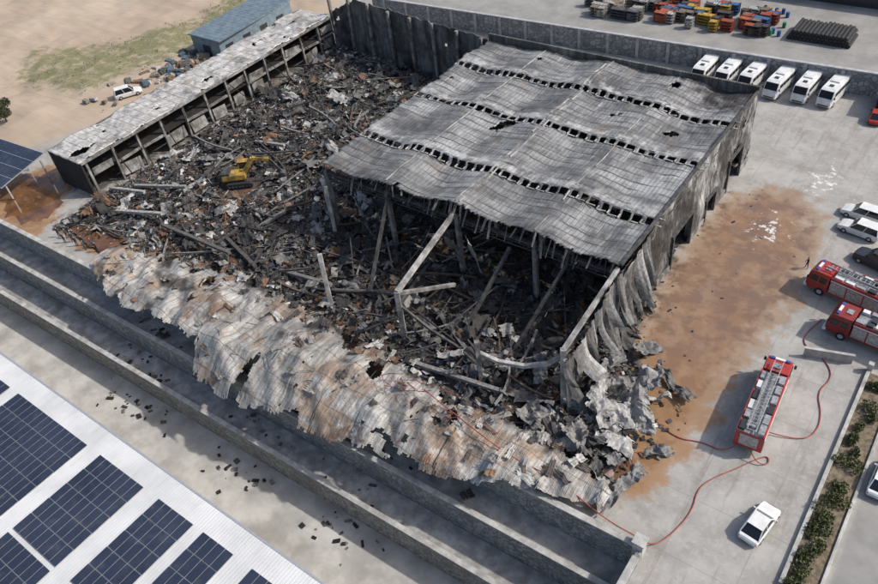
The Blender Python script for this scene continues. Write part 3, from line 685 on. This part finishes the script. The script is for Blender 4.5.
# ------------------------------------------------------------ vehicles
def wheel(mb,x,y,r,w,mt,mh):
    s=1 if x>0 else -1
    mb.cyl((x-s*w,y,r),(x,y,r),r,18,mt); mb.cyl((x,y,r),(x+s*.015,y,r),r*.55,12,mh)
def car(name,x,y,h,paint,L=4.4,W=1.8,Ht=1.46,suv=False,van=False,z=0):
    mb=MB(); hw=W/2; b=.82 if not suv else .95
    if van: b=1.15
    hood=b-.08
    st_=[(-L/2,hw*.80,.38,b-.12),(-L/2+.12,hw*.93,.27,b),(-L*.36,hw,.22,b+.03),(0,hw,.22,b+.03),(L*.22,hw,.22,b),(L*.36,hw*.985,.22,hood),(L/2-.15,hw*.9,.27,hood-.14),(L/2,hw*.72,.36,hood-.26)]
    secs=[[(-w*.93,yy,zb),(w*.93,yy,zb),(w,yy,zb+.2),(w,yy,zt-.14),(w*.9,yy,zt),(-w*.9,yy,zt),(-w,yy,zt-.14),(-w,yy,zb+.2)] for yy,w,zb,zt in st_]
    mb.loft(secs,0)
    ya,yb_=(-L*.46,L*.23) if (suv or van) else (-L*.42,L*.22); yc,yd=(-L*.42,L*.07) if (suv or van) else (-L*.25,L*.05)
    zb=b+.0; wb=hw*.9; wt=hw*.74
    mb.hexa([(-wb,ya,zb),(wb,ya,zb),(wb,yb_,zb-.03),(-wb,yb_,zb-.03),(-wt,yc,Ht),(wt,yc,Ht),(wt,yd,Ht),(-wt,yd,Ht)],1)
    mb.box((0,(yc+yd)/2,Ht+.012),(wt*2+.06,yd-yc+.1,.05),0)
    for s in (-1,1):
        for p,q in (((s*wb,ya,zb),(s*wt,yc,Ht)),((s*wb,yb_,zb),(s*wt,yd,Ht)),((s*wb,(ya+yb_)/2,zb),(s*wt,(yc+yd)/2,Ht))): mb.beam(Vector(p),Vector(q),.085,.06,0)
        for yy in (-L*.3,L*.31): wheel(mb,s*(hw+.015),yy,.33,.22,2,3)
        mb.box((s*hw*.62,L/2-.1,hood-.28),(.34,.14,.13),4); mb.box((s*hw*.68,-L/2+.07,b-.2),(.3,.12,.15),5)
        mb.box((s*(hw+.08),L*.19,b+.08),(.16,.1,.13),0)
    mb.box((0,L/2-.02,.42),(W*.55,.06,.14),6); mb.box((0,0,.3),(W*.9,L*.9,.2),6)
    return mb.obj(name,[paint,glass,tyre,alu,lampm,taill,dark],None,(x,y,z),h,.035)
def minibus(x,y,h):
    mb=MB(); L,W,Ht=6.7,2.15,2.7; hw=W/2
    st_=[(-L/2,.96,.5,Ht-.1),(-L/2+.15,1,.35,Ht),(L*.3,1,.35,Ht),(L*.38,.99,.35,Ht-.15),(L*.455,.96,.35,1.5),(L/2-.05,.93,.38,1.15),(L/2,.88,.45,.95)]
    mb.loft([[(-hw*w,yy,zb),(hw*w,yy,zb),(hw*w,yy,zt-.25 if zt>1.6 else zt-.12),(hw*w*.9,yy,zt),(-hw*w*.9,yy,zt),(-hw*w,yy,zt-.25 if zt>1.6 else zt-.12)] for yy,w,zb,zt in st_],0)
    mb.add([(-hw*.86,L*.452+.03,1.58),(hw*.86,L*.452+.03,1.58),(hw*.82,L*.384+.03,2.51),(-hw*.82,L*.384+.03,2.51)],[(0,1,2,3)],1)
    for s in (-1,1):
        for k in range(5): mb.box((s*(hw+.004),-2.7+k*1.12,1.9),(.03,1.0,.62),1)
        for yy in (-2.0,2.05): wheel(mb,s*(hw+.01),yy,.37,.25,2,3)
        mb.box((s*.75,L/2-.03,.85),(.36,.1,.2),4); mb.box((s*(hw+.15),L*.42,1.7),(.2,.1,.35),6)
    mb.box((0,-L/2-.005,1.95),(1.5,.03,.7),1); mb.box((0,-.7,Ht+.08),(1.3,1.5,.18),0); mb.box((0,1.2,Ht+.04),(.6,.6,.08),6); mb.box((0,L/2,.6),(1.5,.06,.2),6)
    return mb.obj('minibus',[white,glass,tyre,alu,lampm,taill,dark],None,(x,y,0),h,.04)
def engine(name,x,y,h,L=9.6,paint=None,ladder=True):
    paint=paint or red; mb=MB(); W=2.5
    cf=L/2; cr=L/2-2.3
    mb.box((0,0,.75),(1.0,L*.96,.3),4)
    mb.loft([[(-1.2,yy,.6),(1.2,yy,.6),(1.22,yy,1.6),(1.12*k,yy,zt),(-1.12*k,yy,zt),(-1.22,yy,1.6)] for yy,zt,k in ((cr,2.95,1),(cf-.5,2.95,1),(cf-.15,2.6,.98),(cf-.03,1.62,1.04),(cf,1.5,1.04))],0)
    mb.add([(-1.02,cf+.02,1.68),(1.02,cf+.02,1.68),(.98,cf-.12,2.55),(-.98,cf-.12,2.55)],[(0,1,2,3)],1)
    mb.box((0,cf+.05,.75),(2.45,.35,.4),7)
    for s in (-1,1):
        mb.box((s*1.2,cf-.75,2.05),(.06,.75,.65),1); mb.box((s*1.2,cf-1.65,2.05),(.06,.7,.65),1); mb.box((s*.9,cf+.23,.8),(.3,.05,.18),5); mb.box((s*1.4,cf-.1,2.0),(.22,.1,.45),6)
        mb.box((s*.72,cf-.7,3.03),(.4,.26,.14),8)
    mb.box((0,cf-.7,3.02),(.9,.26,.14),7); mb.box((0,cf-1.6,3.0),(.7,.6,.1),4)
    bl=cr-.15+L/2; by=(-L/2+cr-.15)/2
    mb.box((0,by,1.75),(W,bl,1.95),0); mb.box((0,by,.95),(W-.1,bl*.98,.4),6)
    nb=max(3,int(bl/1.4))
    for s in (-1,1):
        for k in range(nb):
            yy=-L/2+bl*(k+.5)/nb; mb.box((s*(W/2+.01),yy,1.72),(.04,bl/nb-.14,1.35),9)
        mb.box((s*(W/2+.02),by,2.56),(.04,bl,.14),7)
        mb.box((s*(W/2-.08),by,2.83),(.14,bl,.22),0)
        for yy in ([L*.33,-L*.22,-L*.22-1.3] if L>9 else [L*.3,-L*.27]): wheel(mb,s*1.24,yy,.5,.32,2,3)
    mb.box((0,by,2.76),(W-.32,bl-.1,.08),4)
    mb.box((0,-L/2-.01,1.8),(1.6,.05,1.4),9)
    for k in range(6):
        for s in (-1,1): mb.box((s*.82,-L/2+.7+k*bl/6.2,2.95),(.5,bl/6.2-U(.1,.4),U(.2,.42)),R.choice([7,7,4,9,6]))
    if ladder:
        z=3.28
        for s in (-1,1): mb.beam((s*.38,-L/2+.1,z-.1),(s*.38,cr+.9,z+.15),.07,.2,9)
        n=int((L-2)/.4)
        for k in range(n):
            t=k/n; mb.box((0,-L/2+.2+t*(L-1.6),z-.05+.2*t),(.76,.06,.06),9)
    else:
        for k in range(4): mb.box((0,-L/2+.8+k*bl/5,2.95),(U(.4,.8),U(.5,.9),U(.2,.5)),R.choice([4,7,6,9,0]))
    mb.cyl((.0,-L/2+.8,2.8),(.0,-L/2+.8,3.15),.3,10,4)
    return mb.obj(name,[paint,glass,tyre,alu,grey,lampm,dark,white,blue,silver],None,(x,y,0),h,.03)
engine('fire_engine',-7.1,51,.06,10.4)
engine('fire_engine',-4.2,70.2,math.pi/2-.18,9.4)
engine('fire_engine',-1.2,64.9,math.pi/2-.1,8.2,dred,False)
for i,x in enumerate((-36.6,-33.1,-29.6,-25.4,-21.7,-18.0)): minibus(x+U(-.15,.15),110.9+(x+36)*.04+U(-.3,.3),math.pi-.07+U(-.04,.04))
car('parked_car',-3.3,39.3,-.15,white); car('parked_car',3.9,48.8,-.03,white)
car('parked_car',-7.2,85.4,math.pi/2-.1,white,4.6,1.85,1.7,True); car('parked_car',-6.6,82.2,math.pi/2-.15,white,4.7,1.85,1.72,True)
car('parked_van',-3.6,77.3,math.pi/2-.3,dark,4.9,1.95,2.0,van=True); car('parked_car',-11.2,108.6,.1,red,4.2)
car('parked_pickup',-123.9,64.1,-.5,white,4.9,1.9,1.8,True,z=.3)
mb=MB()
for k in range(130):
    x=-124.5+R.gauss(0,2.6)-(0); y=73+R.gauss(0,5.5); s=U(.2,1.2)
    if math.hypot(x+123.9,y-64.1)<3.2: continue
    mb.box((x,y,.5+s*.3),(s*U(.6,2.2),s,s*.6),0,(U(-.2,.2),U(-.2,.2),U(0,3)),R.choice([(.3,.27,.22),(.14,.13,.12),(.5,.48,.44),(.08,.1,.09),(.22,.15,.1),(.1,.16,.22)]),.9)
mb.obj('scrap_pile',[vcol])
def excavator(x,y,z,h):
    mb=MB()
    for s in (-1,1):
        mb.loft([[(s*1.45+q*.3,yy,zz) for yy,zz in ((-2,.35),(-1.75,.1),(1.75,.1),(2,.35),(1.9,.75),(1.6,.9),(-1.6,.9),(-1.9,.75))] for q in (-1,1)],1)
        for k in range(7): mb.cyl((s*1.45-.32,-1.5+k*.5,.42),(s*1.45+.32,-1.5+k*.5,.42),.2,8,3)
    mb.box((0,0,.75),(2.2,2.2,.5),3); mb.cyl((0,0,.9),(0,0,1.2),.8,16,3)
    mb.box((0,-.6,1.65),(2.6,3.4,.8),0); mb.box((.2,-1.7,2.2),(2.1,1.2,.5),3); mb.box((0,-2.4,1.7),(2.4,.4,1.0),3)
    mb.box((-.85,.75,2.3),(.95,1.5,1.6),2,None,(0,0,0),.9); mb.box((-.85,.75,3.13),(.95,1.45,.08),0); mb.box((-.85,.75,1.6),(1.0,1.6,.3),0)
    for a in (-.44,.44):
        for b in (-.7,.7): mb.beam((-.85+a,.75+b,1.6),(-.85+a*.92,.75+b*.92,3.1),.08,.08,0)
    P=[(.3,.8,1.9),(.3,2.6,4.0),(.3,4.9,3.6)]
    mb.beam(P[0],P[1],.45,.6,0); mb.beam(P[1],P[2],.42,.5,0); mb.beam(P[2],(.3,6.2,1.3),.35,.42,3); mb.beam((.3,3.2,4.3),(.3,5.1,4.1),.16,.16,3); mb.beam((.3,1.2,1.5),(.3,2.7,3.3),.2,.2,3)
    mb.loft([[(.3+q*.55,yy,zz) for yy,zz in ((6.1,1.5),(6.7,1.2),(6.8,.6),(6.2,.3),(5.6,.5),(6.3,.7))] for q in (-1,1)],3)
    mb.obj('excavator',[yellow,tyre,glass,steel],None,(x,y,z),h,.03)
excavator(-83.2,54.2,.35,-.9)
# ------------------------------------------------------------ hoses
def hose(pts,r=.055):
    cu=bpy.data.curves.new('fire_hose','CURVE'); cu.dimensions='3D'; cu.bevel_depth=r; cu.bevel_resolution=2
    s=cu.splines.new('NURBS'); s.points.add(len(pts)-1); s.order_u=3; s.use_endpoint_u=True
    for p,q in zip(s.points,pts): p.co=(*q,1)
    cu.materials.append(hosem); coll(bpy.data.objects.new('fire_hose',cu))
hose([(-6.4,45.6,1.0),(-5.6,45,.3),(-4.6,45.6,.08),(-5,46.6,.08),(-6,45.2,.08),(-6.8,43.8,.08),(-8.2,41.8,.08),(-8.9,40,.08),(-8.4,37.8,.08),(-8.9,35,.08),(-9.8,32.9,.1),(-11,32.4,1.25),(-14,32.4,1.3),(-19,33.4,1.9),(-24,33,2.3),(-30,34,2.7),(-35,35,2.8)])
hose([(-6.0,66,.08),(-6.8,63.5,.08),(-6.6,61.4,.08),(-4.2,60.6,.08),(-2.8,58.6,.08),(-3.6,56,.08),(-2.4,53.5,.08),(-2.2,51,.08),(-3.4,49.4,.08),(-5.8,48.9,.3)])
hose([(-7.6,45.7,.8),(-8.4,44.8,.08),(-10.4,45.0,.08),(-12.8,44,.08),(-15,45,.1)])
# ------------------------------------------------------------ kerb, hedge
mb=MB(); mb.box((-.25,48,.12),(.35,25.6,.5),0); mb.box((2.4,47.5,.1),(.25,27,.3),0); mb.box((-.25,29,.12),(.35,12,.5),0)
mb.box((-.25,61.1,.5),(.5,.5,1.3),0)
mb.obj('kerb',[coping],bevel=.03)
mb=MB(); mb.box((-4,60.7,.55),(4.4,.2,1.1),0,(0,0,.28)); mb.box((-4,60.7,1.16),(4.6,.3,.1),1,(0,0,.28)); mb.obj('low_wall',[ledge,coping])
mb=MB(); mb.add([(-.05,20,.05),(2.28,20,.05),(2.28,60.9,.05),(-.05,60.9,.05)],[(0,1,2,3)]); mb.obj('planting_bed',[simple('soil',(.20,.16,.11),.95,0,.4,2,.6)])
def leaves(mb,c,rx,ry,rz_,n,base):
    for k in range(n):
        while True:
            p=Vector((U(-1,1),U(-1,1),U(-1,1)))
            if p.length<1 and p.length>.35: break
        l=noise.noise(p*2.2+Vector(c)); 
        if l>.35: continue
        q=Vector((c[0]+p.x*rx,c[1]+p.y*ry,c[2]+p.z*rz_)); s=U(.06,.17); m=Euler((U(0,6),U(0,6),U(0,6))).to_matrix(); g=U(.5,1.4)*(1+.5*l)
        mb.add([tuple(q+m@Vector(v)) for v in ((-s,0,0),(0,-s*.55,0),(s,0,0),(0,s*.55,0))],[(0,1,2,3)],0,dk(base,g))
mb=MB(); y=33.0
while y<60:
    for q in range(2):
        if R.random()<.7: leaves(mb,(1.1+U(-.7,.7),y+U(-.4,.4),.4),U(.4,.9),U(.4,.9),U(.3,.7),int(U(200,420)),R.choice([(.12,.15,.05),(.15,.17,.06),(.10,.13,.05)]))
    y+=U(.8,1.7)
mb.obj('hedge',[leafm])
def tree(x,y,z,h,r,n,base):
    e=empty('tree',(x,y,z)); mb=MB(); mb.cyl((0,0,0),(.1,.1,h*.5),.16,8,0,.1)
    for k in range(6):
        a=k*1.05; mb.cyl((.07,.07,h*(.3+.03*k)),(math.cos(a)*r*.7,math.sin(a)*r*.7,h*U(.65,.9)),.07,6,0,.02)
    mb.obj('trunk',[bark],e); mb=MB()
    for k in range(9): a=U(0,6.3); q=U(0,.65)*r; leaves(mb,(math.cos(a)*q,math.sin(a)*q,h*U(.55,.95)),r*.5,r*.5,r*.4,n,dk(base,U(.7,1.2)))
    mb.obj('crown',[leafm],e)
tree(-137.5,47.5,0,3.2,1.8,330,(.075,.09,.04)); tree(-141,49.5,0,2.6,1.5,260,(.08,.1,.04))
mb=MB()
for k in range(900):
    x=U(-150,-126); y=U(56,118)
    if float(sdist([(-150,56),(-133,60),(-126,78),(-128,92),(-137,118),(-144,120),(-140,95),(-147,78),(-162,68)],np.array([x]),np.array([y]))[0])<-1 or fb(x*.2,y*.2)<0: continue
    leaves(mb,(x,y,.9),.6,.6,.3,5,(.13,.145,.055))
mb.obj('wild_grass',[leafm])
# ------------------------------------------------------------ people
def person_mesh(kind):
    J=[(0,0,.95,.13,.1),(0,0,1.18,.14,.1),(0,.01,1.38,.17,.1),(0,0,1.5,.055,.055),(0,.01,1.58,.075,.085),(0,.01,1.7,.075,.085)]
    E=[(0,1),(1,2),(2,3),(3,4),(4,5)]
    def ch(root,pts):
        p=root
        for q in pts: J.append(q); E.append((p,len(J)-1)); p=len(J)-1
        return p
    for s in (-1,1):
        st=.12*s*(1 if kind else .3)
        ch(0,[(.1*s,0,.9,.085,.085),(.11*s,st*.5+.02,.5,.06,.06),(.12*s,st,.09,.042,.045),(.125*s,st+.16,.04,.035,.03)])
        h=ch(2,[(.19*s,0,1.4,.06,.06),(.25*s,-.02,1.14,.045,.045),(.25*s,.1+.08*kind,.9,.03,.03),(.25*s,.13+.08*kind,.82,.03,.016)])
        for f in range(4): J.append((.25*s+(.022*(f-1.5)),.16+.08*kind,.74+.012*abs(f-1.5),.008,.008)); E.append((h,len(J)-1))
        J.append((.25*s-.045*s,.16+.08*kind,.8,.009,.009)); E.append((h-1,len(J)-1))
    me=bpy.data.meshes.new('person'); me.from_pydata([j[:3] for j in J],E,[]); me.materials.append(personm)
    o=bpy.data.objects.new('person',me); coll(o); m=o.modifiers.new('sk','SKIN'); m.use_smooth_shade=True
    for v,j in zip(me.skin_vertices[0].data,J): v.radius=(j[3],j[4])
    me.skin_vertices[0].data[0].use_root=True
    o.modifiers.new('sub','SUBSURF').levels=1
    return o
def person(x,y,z,h,k=0): o=person_mesh(k); o.location=(x,y,z); o.rotation_euler=(0,0,h)
person(-9.8,73.3,0,2.0,1)
for k in range(9): person(-97.5+k*.95+U(-.3,.3),31.6+U(0,1.6)+.1*k,0,U(-1,1),k%2)
# ------------------------------------------------------------ light, world, camera
s=Vector((.837*math.cos(math.radians(43)),.546*math.cos(math.radians(43)),math.sin(math.radians(43))))
ld=bpy.data.lights.new('sun','SUN'); ld.energy=3.4; ld.angle=math.radians(1.5); ld.color=(1,.955,.89)
lo=bpy.data.objects.new('sun',ld); lo.rotation_euler=s.to_track_quat('Z','Y').to_euler(); lo.location=(0,0,100); coll(lo)
w=bpy.data.worlds.new('World'); sc.world=w; w.use_nodes=True; nt=w.node_tree
sk=nt.nodes.new('ShaderNodeTexSky'); sk.sky_type='NISHITA'; sk.sun_disc=False; sk.sun_elevation=math.radians(43); sk.sun_rotation=math.radians(57); sk.dust_density=3.0
nt.links.new(sk.outputs[0],nt.nodes['Background'].inputs[0]); nt.nodes['Background'].inputs[1].default_value=.15
cam=bpy.data.cameras.new('camera'); cam.sensor_width=36; cam.lens=31.14; cam.clip_end=5000; cam.clip_start=1
co=bpy.data.objects.new('camera',cam); coll(co); sc.camera=co
X=Vector((.8041,.5846,-.1079)); Yv=Vector((-.3323,.5926,.7337)); Zv=X.cross(Yv).normalized(); Yv=Zv.cross(X).normalized(); X.normalize()
co.matrix_world=Matrix(((X.x,Yv.x,Zv.x,0),(X.y,Yv.y,Zv.y,0),(X.z,Yv.z,Zv.z,60),(0,0,0,1)))
sc.view_settings.view_transform='Standard'; sc.view_settings.look='None'; sc.view_settings.exposure=0
